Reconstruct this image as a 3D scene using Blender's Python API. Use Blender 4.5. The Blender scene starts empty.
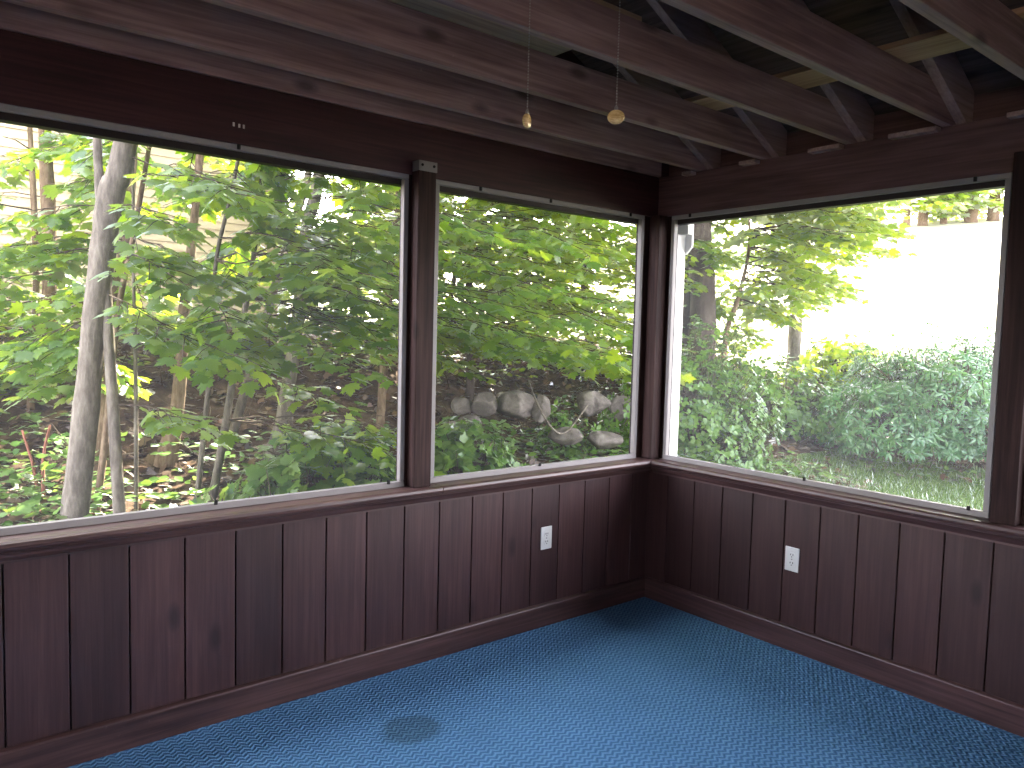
import bpy, bmesh, math, random
import numpy as np
from mathutils import Vector, Matrix

# ------------------------------------------------------------------ camera, sky, sun, exposure
SC = bpy.context.scene
COL = SC.collection
F_PX = 764.73
YAW, PITCH, ROLL = 0.682942, 0.0667227, 0.0257359
CAM = Vector((-3.27988, -2.79943, 1.46024))


def cam_axes():
    fw = Vector((math.sin(YAW) * math.cos(PITCH), math.cos(YAW) * math.cos(PITCH), -math.sin(PITCH)))
    r = fw.cross(Vector((0, 0, 1))).normalized()
    u = r.cross(fw)
    r2 = r * math.cos(ROLL) + u * math.sin(ROLL)
    u2 = -r * math.sin(ROLL) + u * math.cos(ROLL)
    return r2, u2, fw


CR, CU, CF = cam_axes()
cd = bpy.data.cameras.new('camera')
cd.sensor_width = 36.0
cd.lens = F_PX / 1024 * 36.0
cd.clip_start = 0.02
cd.clip_end = 500
co = bpy.data.objects.new('camera', cd)
COL.objects.link(co)
co.matrix_world = Matrix(((CR.x, CU.x, -CF.x, CAM.x), (CR.y, CU.y, -CF.y, CAM.y), (CR.z, CU.z, -CF.z, CAM.z), (0, 0, 0, 1)))
SC.camera = co

SUN_AZ = Vector((0.78, 0.626))          # horizontal direction towards the sun
SUN_EL = math.radians(44)
w = bpy.data.worlds.new('sky')
SC.world = w
w.use_nodes = True
nt = w.node_tree
sky = nt.nodes.new('ShaderNodeTexSky')
sky.sky_type = 'NISHITA'
sky.sun_disc = False
sky.sun_elevation = SUN_EL
sky.sun_rotation = math.atan2(SUN_AZ.x, SUN_AZ.y)
sky.air_density = 1.0
sky.dust_density = 1.5
bg = nt.nodes['Background']
bg.inputs['Strength'].default_value = 0.9
hs = nt.nodes.new('ShaderNodeHueSaturation')
hs.inputs['Saturation'].default_value = 0.42
warm = nt.nodes.new('ShaderNodeMix')
warm.data_type = 'RGBA'
warm.blend_type = 'MULTIPLY'
warm.inputs[0].default_value = 1.0
warm.inputs[7].default_value = (1.0, 0.905, 0.88, 1)
nt.links.new(sky.outputs[0], hs.inputs['Color'])
nt.links.new(hs.outputs[0], warm.inputs[6])
nt.links.new(warm.outputs[2], bg.inputs[0])

sl = bpy.data.lights.new('sun', 'SUN')
sl.energy = 12.0
sl.angle = math.radians(0.7)
sl.color = (1.0, 0.90, 0.70)
so = bpy.data.objects.new('sun', sl)
COL.objects.link(so)
sd = Vector((SUN_AZ.x * math.cos(SUN_EL), SUN_AZ.y * math.cos(SUN_EL), math.sin(SUN_EL)))
so.rotation_euler = sd.to_track_quat('Z', 'Y').to_euler()
so.location = sd * 60

SC.view_settings.view_transform = 'Standard'
SC.view_settings.look = 'None'
SC.view_settings.gamma = 1.0
SC.view_settings.use_curve_mapping = False
SC.view_settings.exposure = 2.42
SC.cycles.use_denoising = True
SC.cycles.max_bounces = 10
SC.cycles.diffuse_bounces = 5
SC.cycles.glossy_bounces = 3
SC.cycles.transmission_bounces = 6
SC.cycles.transparent_max_bounces = 12
SC.cycles.sample_clamp_indirect = 6.0
SC.cycles.caustics_reflective = False
SC.cycles.caustics_refractive = False

R = random.Random(7)
NR = np.random.default_rng(11)


def at(px, row, depth):
    """world point seen along a direction of view, at a depth in metres along the view axis"""
    return CAM + (CF + CR * ((px - 512) / F_PX) - CU * ((row - 384) / F_PX)) * depth


# ------------------------------------------------------------------ helpers
class MB:
    def __init__(s):
        s.v = []
        s.f = []

    def add(s, verts, faces):
        o = len(s.v)
        s.v += [tuple(p) for p in verts]
        s.f += [tuple(i + o for i in q) for q in faces]
        return s

    def box(s, a, b, ch=0.0):
        x0, x1 = sorted((a[0], b[0]))
        y0, y1 = sorted((a[1], b[1]))
        z0, z1 = sorted((a[2], b[2]))
        c = min(ch, (x1 - x0) * .45, (y1 - y0) * .45, (z1 - z0) * .45)
        if c <= 0:
            return s.add([(x0, y0, z0), (x1, y0, z0), (x1, y1, z0), (x0, y1, z0), (x0, y0, z1), (x1, y0, z1), (x1, y1, z1), (x0, y1, z1)],
                         [(0, 3, 2, 1), (4, 5, 6, 7), (0, 1, 5, 4), (1, 2, 6, 5), (2, 3, 7, 6), (3, 0, 4, 7)])
        bm = bmesh.new()
        vs = [bm.verts.new(p) for p in [(x0, y0, z0), (x1, y0, z0), (x1, y1, z0), (x0, y1, z0), (x0, y0, z1), (x1, y0, z1), (x1, y1, z1), (x0, y1, z1)]]
        for q in [(0, 3, 2, 1), (4, 5, 6, 7), (0, 1, 5, 4), (1, 2, 6, 5), (2, 3, 7, 6), (3, 0, 4, 7)]:
            bm.faces.new([vs[i] for i in q])
        bmesh.ops.bevel(bm, geom=list(bm.edges), offset=c, segments=2, affect='EDGES', profile=0.5)
        bm.verts.index_update()
        s.add([v.co[:] for v in bm.verts], [[v.index for v in f.verts] for f in bm.faces])
        bm.free()
        return s

    def prism(s, prof, axis, a, b):
        """profile of 2-D points swept along an axis: 'x' -> (y,z), 'y' -> (x,z), 'z' -> (x,y)"""
        n = len(prof)
        mk = {'x': lambda p, t: (t, p[0], p[1]), 'y': lambda p, t: (p[0], t, p[1]), 'z': lambda p, t: (p[0], p[1], t)}[axis]
        vs = [mk(p, a) for p in prof] + [mk(p, b) for p in prof]
        fs = [tuple(range(n)), tuple(range(2 * n - 1, n - 1, -1))] + [(i, (i + 1) % n, n + (i + 1) % n, n + i) for i in range(n)]
        return s.add(vs, fs)

    def tube(s, pts, rad, n=8, cap=True):
        pts = [Vector(p) for p in pts]
        m = len(pts)
        if not hasattr(rad, '__len__'):
            rad = [rad] * m
        vs = []
        prev = None
        for i, p in enumerate(pts):
            d = (pts[min(i + 1, m - 1)] - pts[max(i - 1, 0)]).normalized()
            if prev is None:
                a = Vector((1, 0, 0)) if abs(d.x) < .8 else Vector((0, 1, 0))
                e = (a - d * a.dot(d)).normalized()
            else:
                e = (prev - d * prev.dot(d)).normalized()
            prev = e
            g = d.cross(e)
            for k in range(n):
                t = 2 * math.pi * k / n
                vs.append(p + (e * math.cos(t) + g * math.sin(t)) * rad[i])
        fs = [(i * n + k, i * n + (k + 1) % n, (i + 1) * n + (k + 1) % n, (i + 1) * n + k) for i in range(m - 1) for k in range(n)]
        if cap:
            fs += [tuple(range(n - 1, -1, -1)), tuple(range((m - 1) * n, m * n))]
        return s.add(vs, fs)

    def lathe(s, prof, c, n=24, ax='z'):
        vs = []
        for r, h in prof:
            for k in range(n):
                t = 2 * math.pi * k / n
                p = (r * math.cos(t), r * math.sin(t), h)
                if ax == 'x':
                    p = (p[2], p[0], p[1])
                elif ax == 'y':
                    p = (p[1], p[2], p[0])
                vs.append((p[0] + c[0], p[1] + c[1], p[2] + c[2]))
        m = len(prof)
        fs = [(i * n + k, i * n + (k + 1) % n, (i + 1) * n + (k + 1) % n, (i + 1) * n + k) for i in range(m - 1) for k in range(n)]
        fs += [tuple(range(n - 1, -1, -1)), tuple(range((m - 1) * n, m * n))]
        return s.add(vs, fs)

    def obj(s, name, mat, parent=None, smooth=False, origin=None):
        me = bpy.data.meshes.new(name)
        me.from_pydata(s.v, [], s.f)
        me.update()
        if smooth:
            me.polygons.foreach_set('use_smooth', [True] * len(me.polygons))
        bm = bmesh.new()
        bm.from_mesh(me)
        bmesh.ops.recalc_face_normals(bm, faces=bm.faces)
        bm.to_mesh(me)
        bm.free()
        o = bpy.data.objects.new(name, me)
        COL.objects.link(o)
        if mat is not None:
            me.materials.append(mat)
        if origin is not None:
            me.transform(Matrix.Translation(-Vector(origin)))
            o.location = origin
        if parent is not None:
            o.parent = parent
            if origin is None and world_loc(parent).length > 0:
                me.transform(Matrix.Translation(-world_loc(parent)))
        return o


def world_loc(o):
    p = Vector(o.location)
    while o.parent:
        o = o.parent
        p = p + Vector(o.location)
    return p


def tag(o, label=None, cat=None, group=None, kind=None):
    if label:
        o['label'] = label
    if cat:
        o['category'] = cat
    if group:
        o['group'] = group
    if kind:
        o['kind'] = kind
    return o


def empty(name, loc, label, cat, group=None):
    o = bpy.data.objects.new(name, None)
    COL.objects.link(o)
    o.location = loc
    o.empty_display_size = .05
    return tag(o, label, cat, group)


def struct(o, label=None, cat=None):
    return tag(o, label, cat, None, 'structure')


# ------------------------------------------------------------------ materials
class NT:
    def __init__(s, name):
        s.m = bpy.data.materials.new(name)
        s.m.use_nodes = True
        s.t = s.m.node_tree
        s.t.nodes.clear()
        s.out = s.n('ShaderNodeOutputMaterial')

    def n(s, typ, **kw):
        nd = s.t.nodes.new(typ)
        for k, v in kw.items():
            if k.startswith('i_'):
                nd.inputs[k[2:].replace('_', ' ')].default_value = v
            else:
                setattr(nd, k, v)
        return nd

    def l(s, a, b):
        s.t.links.new(a, b)

    def math(s, op, a, b=None, c=None):
        nd = s.n('ShaderNodeMath', operation=op)
        for i, x in enumerate((a, b, c)):
            if x is None:
                continue
            if isinstance(x, (int, float)):
                nd.inputs[i].default_value = x
            else:
                s.l(x, nd.inputs[i])
        return nd.outputs[0]

    def ramp(s, fac, stops):
        nd = s.n('ShaderNodeValToRGB')
        e = nd.color_ramp.elements
        while len(e) < len(stops):
            e.new(.5)
        for q, (p, c) in zip(e, stops):
            q.position = p
            q.color = (*c, 1)
        s.l(fac, nd.inputs[0])
        return nd.outputs[0]

    def mix(s, fac, a, b, mode='MIX'):
        nd = s.n('ShaderNodeMix', data_type='RGBA', blend_type=mode)
        for i, x in ((0, fac), (6, a), (7, b)):
            if isinstance(x, (int, float)):
                nd.inputs[i].default_value = x
            elif isinstance(x, tuple):
                nd.inputs[i].default_value = (*x, 1)
            else:
                s.l(x, nd.inputs[i])
        return nd.outputs[2]

    def pri(s, col, rough=.6, spec=.5, bump=None, bs=.3, bd=.01, metal=0):
        p = s.n('ShaderNodeBsdfPrincipled')
        if isinstance(col, tuple):
            p.inputs['Base Color'].default_value = (*col, 1)
        else:
            s.l(col, p.inputs['Base Color'])
        if isinstance(rough, (int, float)):
            p.inputs['Roughness'].default_value = rough
        else:
            s.l(rough, p.inputs['Roughness'])
        p.inputs['Specular IOR Level'].default_value = spec
        p.inputs['Metallic'].default_value = metal
        if bump is not None:
            b = s.n('ShaderNodeBump')
            b.inputs['Strength'].default_value = bs
            b.inputs['Distance'].default_value = bd
            s.l(bump, b.inputs['Height'])
            s.l(b.outputs[0], p.inputs['Normal'])
        s.l(p.outputs[0], s.out.inputs[0])
        return s.m


def pos(N):
    return N.n('ShaderNodeNewGeometry').outputs['Position']


def noise(N, vec, scale, detail=4, rough=.55, dist=0.0):
    nd = N.n('ShaderNodeTexNoise')
    nd.inputs['Scale'].default_value = scale
    nd.inputs['Detail'].default_value = detail
    nd.inputs['Roughness'].default_value = rough
    nd.inputs['Distortion'].default_value = dist
    if vec is not None:
        N.l(vec, nd.inputs['Vector'])
    return nd.outputs['Fac']


def scaled(N, vec, s):
    m = N.n('ShaderNodeMapping')
    m.inputs['Scale'].default_value = s
    N.l(vec, m.inputs['Vector'])
    return m.outputs[0]


def wood(name, axis, c0, c1, c2, rough=.5, spec=.4, board=None, fine=60, knots=True, wear=0.0):
    """stained wood, grain along axis; board=(axis index, pitch, offset) gives each board its own tone"""
    N = NT(name)
    P = pos(N)
    s = [fine] * 3
    s['xyz'.index(axis)] = fine * .035
    g = noise(N, scaled(N, P, tuple(s)), 1.0, 5, .6, .4)
    s2 = [9.0] * 3
    s2['xyz'.index(axis)] = 1.6
    big = noise(N, scaled(N, P, tuple(s2)), 1.0, 3, .5, .6)
    col = N.ramp(N.math('ADD', N.math('MULTIPLY', g, .6), N.math('MULTIPLY', big, .4)), [(.36, c0), (.5, c1), (.66, c2)])
    if board:
        sp = N.n('ShaderNodeSeparateXYZ')
        N.l(P, sp.inputs[0])
        k = N.math('FLOOR', N.math('DIVIDE', N.math('SUBTRACT', sp.outputs[board[0]], board[2]), board[1]))
        wn = N.n('ShaderNodeTexWhiteNoise', noise_dimensions='1D')
        N.l(k, wn.inputs['W'])
        v = N.math('ADD', N.math('MULTIPLY', wn.outputs[0], .5), .75)
        hs = N.n('ShaderNodeHueSaturation')
        N.l(v, hs.inputs['Value'])
        N.l(col, hs.inputs['Color'])
        col = hs.outputs[0]
    if knots:
        vo = N.n('ShaderNodeTexVoronoi')
        sk = [5.0] * 3
        sk['xyz'.index(axis)] = 2.2
        N.l(scaled(N, P, tuple(sk)), vo.inputs['Vector'])
        vo.inputs['Scale'].default_value = 1.0
        kf = N.ramp(vo.outputs['Distance'], [(.05, (1, 1, 1)), (.14, (0, 0, 0))])
        col = N.mix(N.math('MULTIPLY', kf, .78), col, tuple(x * .35 for x in c0))
    if wear:
        sc = noise(N, scaled(N, P, (23, 23, 23)), 1.0, 6, .7)
        wf = N.ramp(sc, [(.66, (0, 0, 0)), (.78, (1, 1, 1))])
        col = N.mix(N.math('MULTIPLY', wf, wear), col, tuple(min(1, x * 2.6 + .03) for x in c2))
    return N.pri(col, rough, spec, g, .25, .004)


M = {}
DK0, DK1, DK2 = (.026, .012, .011), (.050, .022, .020), (.083, .040, .036)
M['panel_left'] = wood('stained_boards', 'z', (.028, .0125, .0125), (.042, .019, .019), (.062, .030, .029), .44, .45, (0, .1808, -3.026), wear=.25)
M['panel_right'] = wood('stained_boards_side', 'z', (.028, .012, .012), (.039, .017, .017), (.054, .026, .025), .5, .4, (1, .1768, -.14), wear=.1)
M['trim_x'] = wood('stained_trim', 'x', DK0, (.060, .030, .028), (.11, .058, .052), .42, .5, knots=False, wear=.35)
M['trim_y'] = wood('stained_trim_side', 'y', DK0, (.060, .030, .030), (.11, .058, .056), .42, .5, knots=False, wear=.35)
M['post'] = wood('stained_post', 'z', (.014, .007, .0068), (.027, .013, .0125), (.050, .026, .024), .65, .15, knots=True, wear=.3)
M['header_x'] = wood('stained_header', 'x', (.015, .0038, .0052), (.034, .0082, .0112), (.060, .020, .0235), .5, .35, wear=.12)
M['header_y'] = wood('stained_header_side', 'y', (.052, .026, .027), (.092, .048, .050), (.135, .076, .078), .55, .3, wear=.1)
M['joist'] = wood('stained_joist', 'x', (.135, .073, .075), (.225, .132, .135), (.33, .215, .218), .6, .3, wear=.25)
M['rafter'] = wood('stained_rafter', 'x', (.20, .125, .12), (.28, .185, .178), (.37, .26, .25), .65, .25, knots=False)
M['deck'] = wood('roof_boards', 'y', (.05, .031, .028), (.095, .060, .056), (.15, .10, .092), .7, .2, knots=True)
M['blond'] = wood('bare_pine', 'y', (.26, .13, .068), (.37, .20, .115), (.46, .28, .17), .6, .3, knots=False)
M['ply'] = wood('grey_board', 'x', (.22, .14, .095), (.31, .21, .145), (.40, .28, .20), .65, .25, knots=False)
M['frame'] = NT('weathered_frame').pri((.24, .222, .225), .5, .35)
M['frame_dark'] = NT('dark_frame').pri((.018, .012, .014), .5, .3)
N = NT('white_paint')
P = pos(N)
M['white'] = N.pri(N.ramp(noise(N, scaled(N, P, (14, 14, 3)), 1, 5, .6), [(.3, (.62, .62, .62)), (.55, (.80, .80, .79))]), .5, .4)
M['plate'] = NT('outlet_plastic').pri((.55, .55, .53), .35, .5)
M['black'] = NT('black_slot').pri((.01, .01, .01), .6, .2)
M['steel'] = NT('galvanised_steel').pri((.20, .19, .19), .5, .4, metal=.5)
M['bead'] = NT('nickel_bead').pri((.35, .31, .30), .35, .5, metal=.8)
N = NT('varnished_wood_knob')
P = pos(N)
M['knob'] = N.pri(N.ramp(noise(N, scaled(N, P, (120, 120, 500)), 1, 3), [(.35, (.42, .26, .11)), (.65, (.62, .43, .21))]), .25, .6)

# clear glazing film with the sun's veiling haze mixed in as weak scatter
N = NT('hazed_clear_pane')
tr = N.n('ShaderNodeBsdfTransparent')
df = N.n('ShaderNodeBsdfTranslucent')
df.inputs[0].default_value = (.80, .82, .90, 1)
dd = N.n('ShaderNodeBsdfDiffuse')
dd.inputs[0].default_value = (.80, .82, .90, 1)
m0 = N.n('ShaderNodeMixShader')
m0.inputs[0].default_value = .25
N.l(df.outputs[0], m0.inputs[1])
N.l(dd.outputs[0], m0.inputs[2])
mx = N.n('ShaderNodeMixShader')
P = pos(N)
nf = noise(N, scaled(N, P, (3, 3, 3)), 1, 4)
N.l(N.math('ADD', N.math('MULTIPLY', nf, .022), .006), mx.inputs[0])
N.l(tr.outputs[0], mx.inputs[1])
N.l(m0.outputs[0], mx.inputs[2])
N.l(mx.outputs[0], N.out.inputs[0])
M['pane'] = N.m

# carpet: blue, zigzag ribs
N = NT('blue_zigzag_carpet')
P = pos(N)
sp = N.n('ShaderNodeSeparateXYZ')
N.l(P, sp.inputs[0])
X, Y = sp.outputs[0], sp.outputs[1]
tri = N.math('PINGPONG', N.math('ADD', X, 10), .019)
wob = N.math('MULTIPLY', noise(N, scaled(N, P, (30, 30, 30)), 1, 3), .016)
ph = N.math('ADD', N.math('ADD', Y, N.math('MULTIPLY', tri, .75)), wob)
rib = N.math('ADD', N.math('MULTIPLY', N.math('SINE', N.math('MULTIPLY', ph, 2 * math.pi / .0225)), .5), .5)
fib = noise(N, scaled(N, P, (300, 300, 300)), 1, 2, .6)
h = N.math('ADD', rib, N.math('MULTIPLY', fib, .45))
blot = noise(N, scaled(N, P, (2.2, 2.2, 2.2)), 1, 4, .55)
hl = N.math('MULTIPLY', N.math('ADD', N.math('MULTIPLY', rib, .52), N.math('MULTIPLY', fib, .48)), 1.0)
col = N.ramp(hl, [(.10, (.036, .100, .205)), (.45, (.080, .198, .375)), (.85, (.160, .330, .540))])
col = N.mix(N.math('MULTIPLY', N.ramp(blot, [(.35, (0, 0, 0)), (.7, (1, 1, 1))]), .25), col, (.045, .125, .24))
dx = N.math('DIVIDE', N.math('SUBTRACT', X, -1.825), .185)
dy = N.math('DIVIDE', N.math('SUBTRACT', Y, -.48), .145)
rr = N.math('ADD', N.math('SQRT', N.math('ADD', N.math('MULTIPLY', dx, dx), N.math('MULTIPLY', dy, dy))), N.math('MULTIPLY', noise(N, scaled(N, P, (9, 9, 9)), 1, 3), .5))
st = N.ramp(rr, [(.80, (1, 1, 1)), (1.40, (0, 0, 0))])
col = N.mix(N.math('MULTIPLY', st, .62), col, (.042, .088, .125))
M['carpet'] = N.pri(col, .95, .05, h, .8, .006)


def leaf_mat(name, ca, cb, ta, tb, trans=.42, gloss=.10, rough=.38):
    N = NT(name)
    g = N.n('ShaderNodeNewGeometry')
    r = g.outputs['Random Per Island']
    c = N.ramp(r, [(0, ca), (1, cb)])
    t = N.ramp(r, [(0, ta), (1, tb)])
    d = N.n('ShaderNodeBsdfDiffuse')
    N.l(c, d.inputs[0])
    q = N.n('ShaderNodeBsdfTranslucent')
    N.l(t, q.inputs[0])
    m1 = N.n('ShaderNodeMixShader')
    m1.inputs[0].default_value = trans
    N.l(d.outputs[0], m1.inputs[1])
    N.l(q.outputs[0], m1.inputs[2])
    gl = N.n('ShaderNodeBsdfGlossy')
    gl.inputs['Roughness'].default_value = rough
    gl.inputs['Color'].default_value = (.9, .95, 1, 1)
    fr = N.n('ShaderNodeFresnel')
    fr.inputs[0].default_value = 1.42
    m2 = N.n('ShaderNodeMixShader')
    N.l(N.math('ADD', N.math('MULTIPLY', fr.outputs[0], .5), gloss * .1), m2.inputs[0])
    N.l(m1.outputs[0], m2.inputs[1])
    N.l(gl.outputs[0], m2.inputs[2])
    N.l(m2.outputs[0], N.out.inputs[0])
    return N.m


M['maple'] = leaf_mat('maple_leaf', (.032, .082, .010), (.085, .160, .016), (.24, .46, .008), (.62, .76, .018), .58)
M['maple_far'] = leaf_mat('maple_leaf_backlit', (.060, .125, .010), (.14, .21, .020), (.32, .52, .008), (.66, .74, .02), .55)  # paler maple leaf copy; backlit glow put into its colours
M['shrub_leaf'] = leaf_mat('shrub_leaf', (.036, .105, .042), (.070, .150, .055), (.13, .29, .05), (.24, .42, .07), .3, .2)
M['under_leaf'] = leaf_mat('ground_leaf', (.040, .10, .016), (.10, .18, .028), (.16, .34, .04), (.34, .5, .07), .35)
M['litter'] = leaf_mat('dry_leaf', (.060, .034, .020), (.150, .085, .050), (.12, .06, .02), (.22, .12, .05), .12)
M['grass'] = leaf_mat('grass_blade', (.07, .14, .03), (.15, .22, .06), (.18, .34, .05), (.30, .42, .08), .3)


def bark(name, c0, c1, c2, vs=26):
    N = NT(name)
    P = pos(N)
    a = noise(N, scaled(N, P, (vs, vs, vs * .3)), 1, 6, .65)
    b = noise(N, scaled(N, P, (4, 4, 2)), 1, 3)
    col = N.ramp(N.math('ADD', N.math('MULTIPLY', a, .65), N.math('MULTIPLY', b, .35)), [(.34, c0), (.5, c1), (.64, c2)])
    return N.pri(col, .85, .2, a, .6, .02)


M['bark_grey'] = bark('grey_bark', (.062, .052, .041), (.135, .115, .093), (.225, .198, .160))
M['bark_brown'] = bark('brown_bark', (.075, .048, .030), (.155, .105, .068), (.25, .185, .125), 34)
M['bark_dark'] = bark('dark_bark', (.030, .022, .018), (.065, .050, .042), (.11, .09, .075), 14)
M['twig'] = bark('twig_bark', (.035, .025, .018), (.070, .052, .038), (.12, .09, .07))
M['red_twig'] = bark('red_twig_bark', (.14, .05, .035), (.25, .10, .07), (.36, .18, .13))
N = NT('field_stone')
P = pos(N)
a = noise(N, scaled(N, P, (7, 7, 7)), 1, 7, .65, .5)
b = noise(N, scaled(N, P, (30, 30, 30)), 1, 4)
M['stone'] = N.pri(N.ramp(a, [(.3, (.045, .038, .034)), (.48, (.100, .085, .076)), (.66, (.19, .168, .15))]), .8, .3, N.math('ADD', a, N.math('MULTIPLY', b, .3)), .6, .03)
N = NT('lap_siding_paint')
P = pos(N)
M['siding'] = N.pri(N.ramp(noise(N, scaled(N, P, (2, 2, 9)), 1, 4), [(.3, (.33, .265, .165)), (.7, (.42, .345, .22))]), .6, .3)
M['shingle'] = NT('roof_shingle').pri((.06, .055, .05), .9, .1)
M['window_dark'] = NT('house_glass').pri((.05, .06, .07), .1, .6)
N = NT('woodland_soil')
P = pos(N)
a = noise(N, scaled(N, P, (5, 5, 5)), 1, 8, .7)
M['soil'] = N.pri(N.ramp(a, [(.32, (.022, .014, .010)), (.5, (.060, .038, .026)), (.66, (.115, .075, .052))]), .95, .1, a, 1.0, .06)
N = NT('lawn_turf')
P = pos(N)
a = noise(N, scaled(N, P, (18, 18, 18)), 1, 6, .7)
M['lawn'] = N.pri(N.ramp(a, [(.3, (.045, .075, .022)), (.5, (.095, .145, .045)), (.68, (.17, .21, .08))]), .95, .1, a, 1.0, .04)
N = NT('glare_pale_grass')
P = pos(N)
a = noise(N, scaled(N, P, (1.3, 1.3, 1.3)), 1, 8, .7)
M['pale'] = N.pri(N.ramp(a, [(.3, (.38, .36, .26)), (.5, (.52, .50, .38)), (.7, (.62, .60, .48))]), .95, .1)  # overexposed sunlight put into this pale colour so the slope blows out
M['asphalt'] = NT('grey_asphalt').pri((.20, .20, .21), .9, .2)

# ------------------------------------------------------------------ the porch
XW, YS = -5.2, -5.0             # far ends of the room
ZL = .79                        # ledge top
ZT = 2.11                       # underside of the headers
ZJ = 2.325                      # underside of the ceiling joists
JH = .145

mb = MB()
mb.box((XW - .1, YS - .1, -.06), (.10, .10, 0))
struct(mb.obj('floor', M['carpet']), 'blue zigzag textured carpet covering the porch floor', 'carpet')


def boards(mb, u0, u1, z0, z1, first, pitch, plane):
    """vertical boards with open v-joints; plane(u, out, z) -> point"""
    k0 = math.floor((u0 - first) / pitch) - 1
    u = first + k0 * pitch
    while u < u1:
        a, b = max(u + .0028, u0), min(u + pitch - .0028, u1)
        if b - a > .004:
            mb.box(plane(a, 0, z0), plane(b, .018, z1), .0022)
        u += pitch
    mb.box(plane(u0, .016, z0), plane(u1 + .09, .09, z1))
    mb.box(plane(u1, .0, z0), plane(u1 + .016, .016, z1))


PL = lambda u, o, z: (u, o, z)            # left wall: u = x, outwards = +y
PR = lambda u, o, z: (o, u, z)            # right wall: u = y, outwards = +x
mb = MB()
boards(mb, XW, 0.0, 0, .745, -3.026, .1808, PL)
wall_left = struct(mb.obj('wall_left', M['panel_left']), 'dark stained vertical board wainscot under the two left windows', 'wall')
mb = MB()
boards(mb, YS, 0.0, 0, .745, -.14 - .1768 * 30, .1768, PR)
wall_right = struct(mb.obj('wall_right', M['panel_right']), 'dark stained vertical board wainscot under the right window', 'wall')

# baseboards with a bevelled top edge
bp = [(0, 0), (-.022, 0), (-.022, .102), (-.019, .107), (-.003, .1115), (0, .1115)]
struct(MB().prism([(a, b) for a, b in bp], 'x', XW, -.0).obj('baseboard_left', M['trim_x']), 'dark stained baseboard below the left wainscot', 'baseboard')
struct(MB().prism([(a, b) for a, b in bp], 'y', YS, -.022).obj('baseboard_right', M['trim_y']), 'dark stained baseboard below the right wainscot', 'baseboard')
# window ledges and the moulding beneath
ledge = [(.05, ZL), (-.076, ZL), (-.085, ZL - .006), (-.088, ZL - .016), (-.085, ZL - .026), (-.076, ZL - .032), (.05, ZL - .032)]
mould = [(0, ZL - .032), (-.040, ZL - .032), (-.040, ZL - .044), (-.030, ZL - .050), (-.024, ZL - .062), (-.014, ZL - .076), (-.014, ZL - .084), (0, ZL - .084)]
mb = MB().prism(ledge, 'x', XW, -1.441).prism(ledge, 'x', -1.438, 0.0)
struct(mb.obj('trim_1', M['trim_x']), 'long worn window ledge along the left wall', 'ledge')
struct(MB().prism(ledge, 'y', YS, -.0885).obj('trim_2', M['trim_y']), 'window ledge along the right wall', 'ledge')
struct(MB().prism(mould, 'x', XW, 0).obj('trim_3', M['trim_x']), 'dark moulding under the left window ledge', 'moulding')
struct(MB().prism(mould, 'y', YS, -.0405).obj('trim_4', M['trim_y']), 'dark moulding under the right window ledge', 'moulding')
# headers
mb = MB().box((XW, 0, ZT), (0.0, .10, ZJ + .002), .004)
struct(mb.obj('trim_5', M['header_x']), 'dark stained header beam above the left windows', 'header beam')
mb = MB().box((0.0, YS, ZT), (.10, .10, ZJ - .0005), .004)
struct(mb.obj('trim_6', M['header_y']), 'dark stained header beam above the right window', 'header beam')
# white staple marks on the left header
for dx_, hh in ((0, .011), (.020, .009), (.036, .009)):
    mb = MB().box((-2.316 + dx_, -.0022, 2.170 - dx_ * .05), (-2.309 + dx_, .001, 2.173 + hh), .001)
    o = mb.obj('staple', M['plate'])
    tag(o, 'small pale staple on the header beam above the big left window, one of three', 'staple', 'staples on the left header beam')

# posts
pmb = MB().box((-1.568, -.05, ZL), (-1.481, .10, 2.165), .004)
post = tag(pmb.obj('wooden_post', M['post']), 'dark wooden post between the two left windows, with a steel strap on top', 'post', 'window posts')
st_ = MB()
st_.box((-1.570, -.0525, 2.122), (-1.479, -.050, 2.164), .001)
st_.box((-1.5700, -.0525, 2.122), (-1.568, -.001, 2.164), .001)
st = tag(st_.obj('metal_strap', M['steel'], post), 'galvanised strap with nail holes')
for x_ in (-1.553, -1.496):
    MB().lathe([(.0, -.0572), (.005, -.0565), (.006, -.0545), (.006, -.0530)], (x_, 0, 2.146), 10, 'y').obj('nail_head', M['black'], st)
pmb = MB().box((-.07, -.07, ZL), (0.0, 0.0, ZT), .004)
tag(pmb.obj('wooden_post', M['post']), 'dark wooden corner post where the left and right walls meet', 'post', 'window posts')
pmb = MB().box((-.05, -1.812, ZL), (.10, -1.724, 2.172), .004)
tag(pmb.obj('wooden_post', M['post']), 'dark wooden post at the right end of the right window', 'post', 'window posts')
pmb = MB().box((-4.05, -.05, ZL), (-3.962, .10, 2.172), .004)
tag(pmb.obj('wooden_post', M['post']), 'dark wooden post at the far left end of the big left window', 'post', 'window posts')
pmb = MB().box((-.05, -3.60, ZL), (.10, -3.512, 2.172), .004)
tag(pmb.obj('wooden_post', M['post']), 'dark wooden post on the right wall nearest the viewer, beyond the narrow window sliver', 'post', 'window posts')


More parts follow.
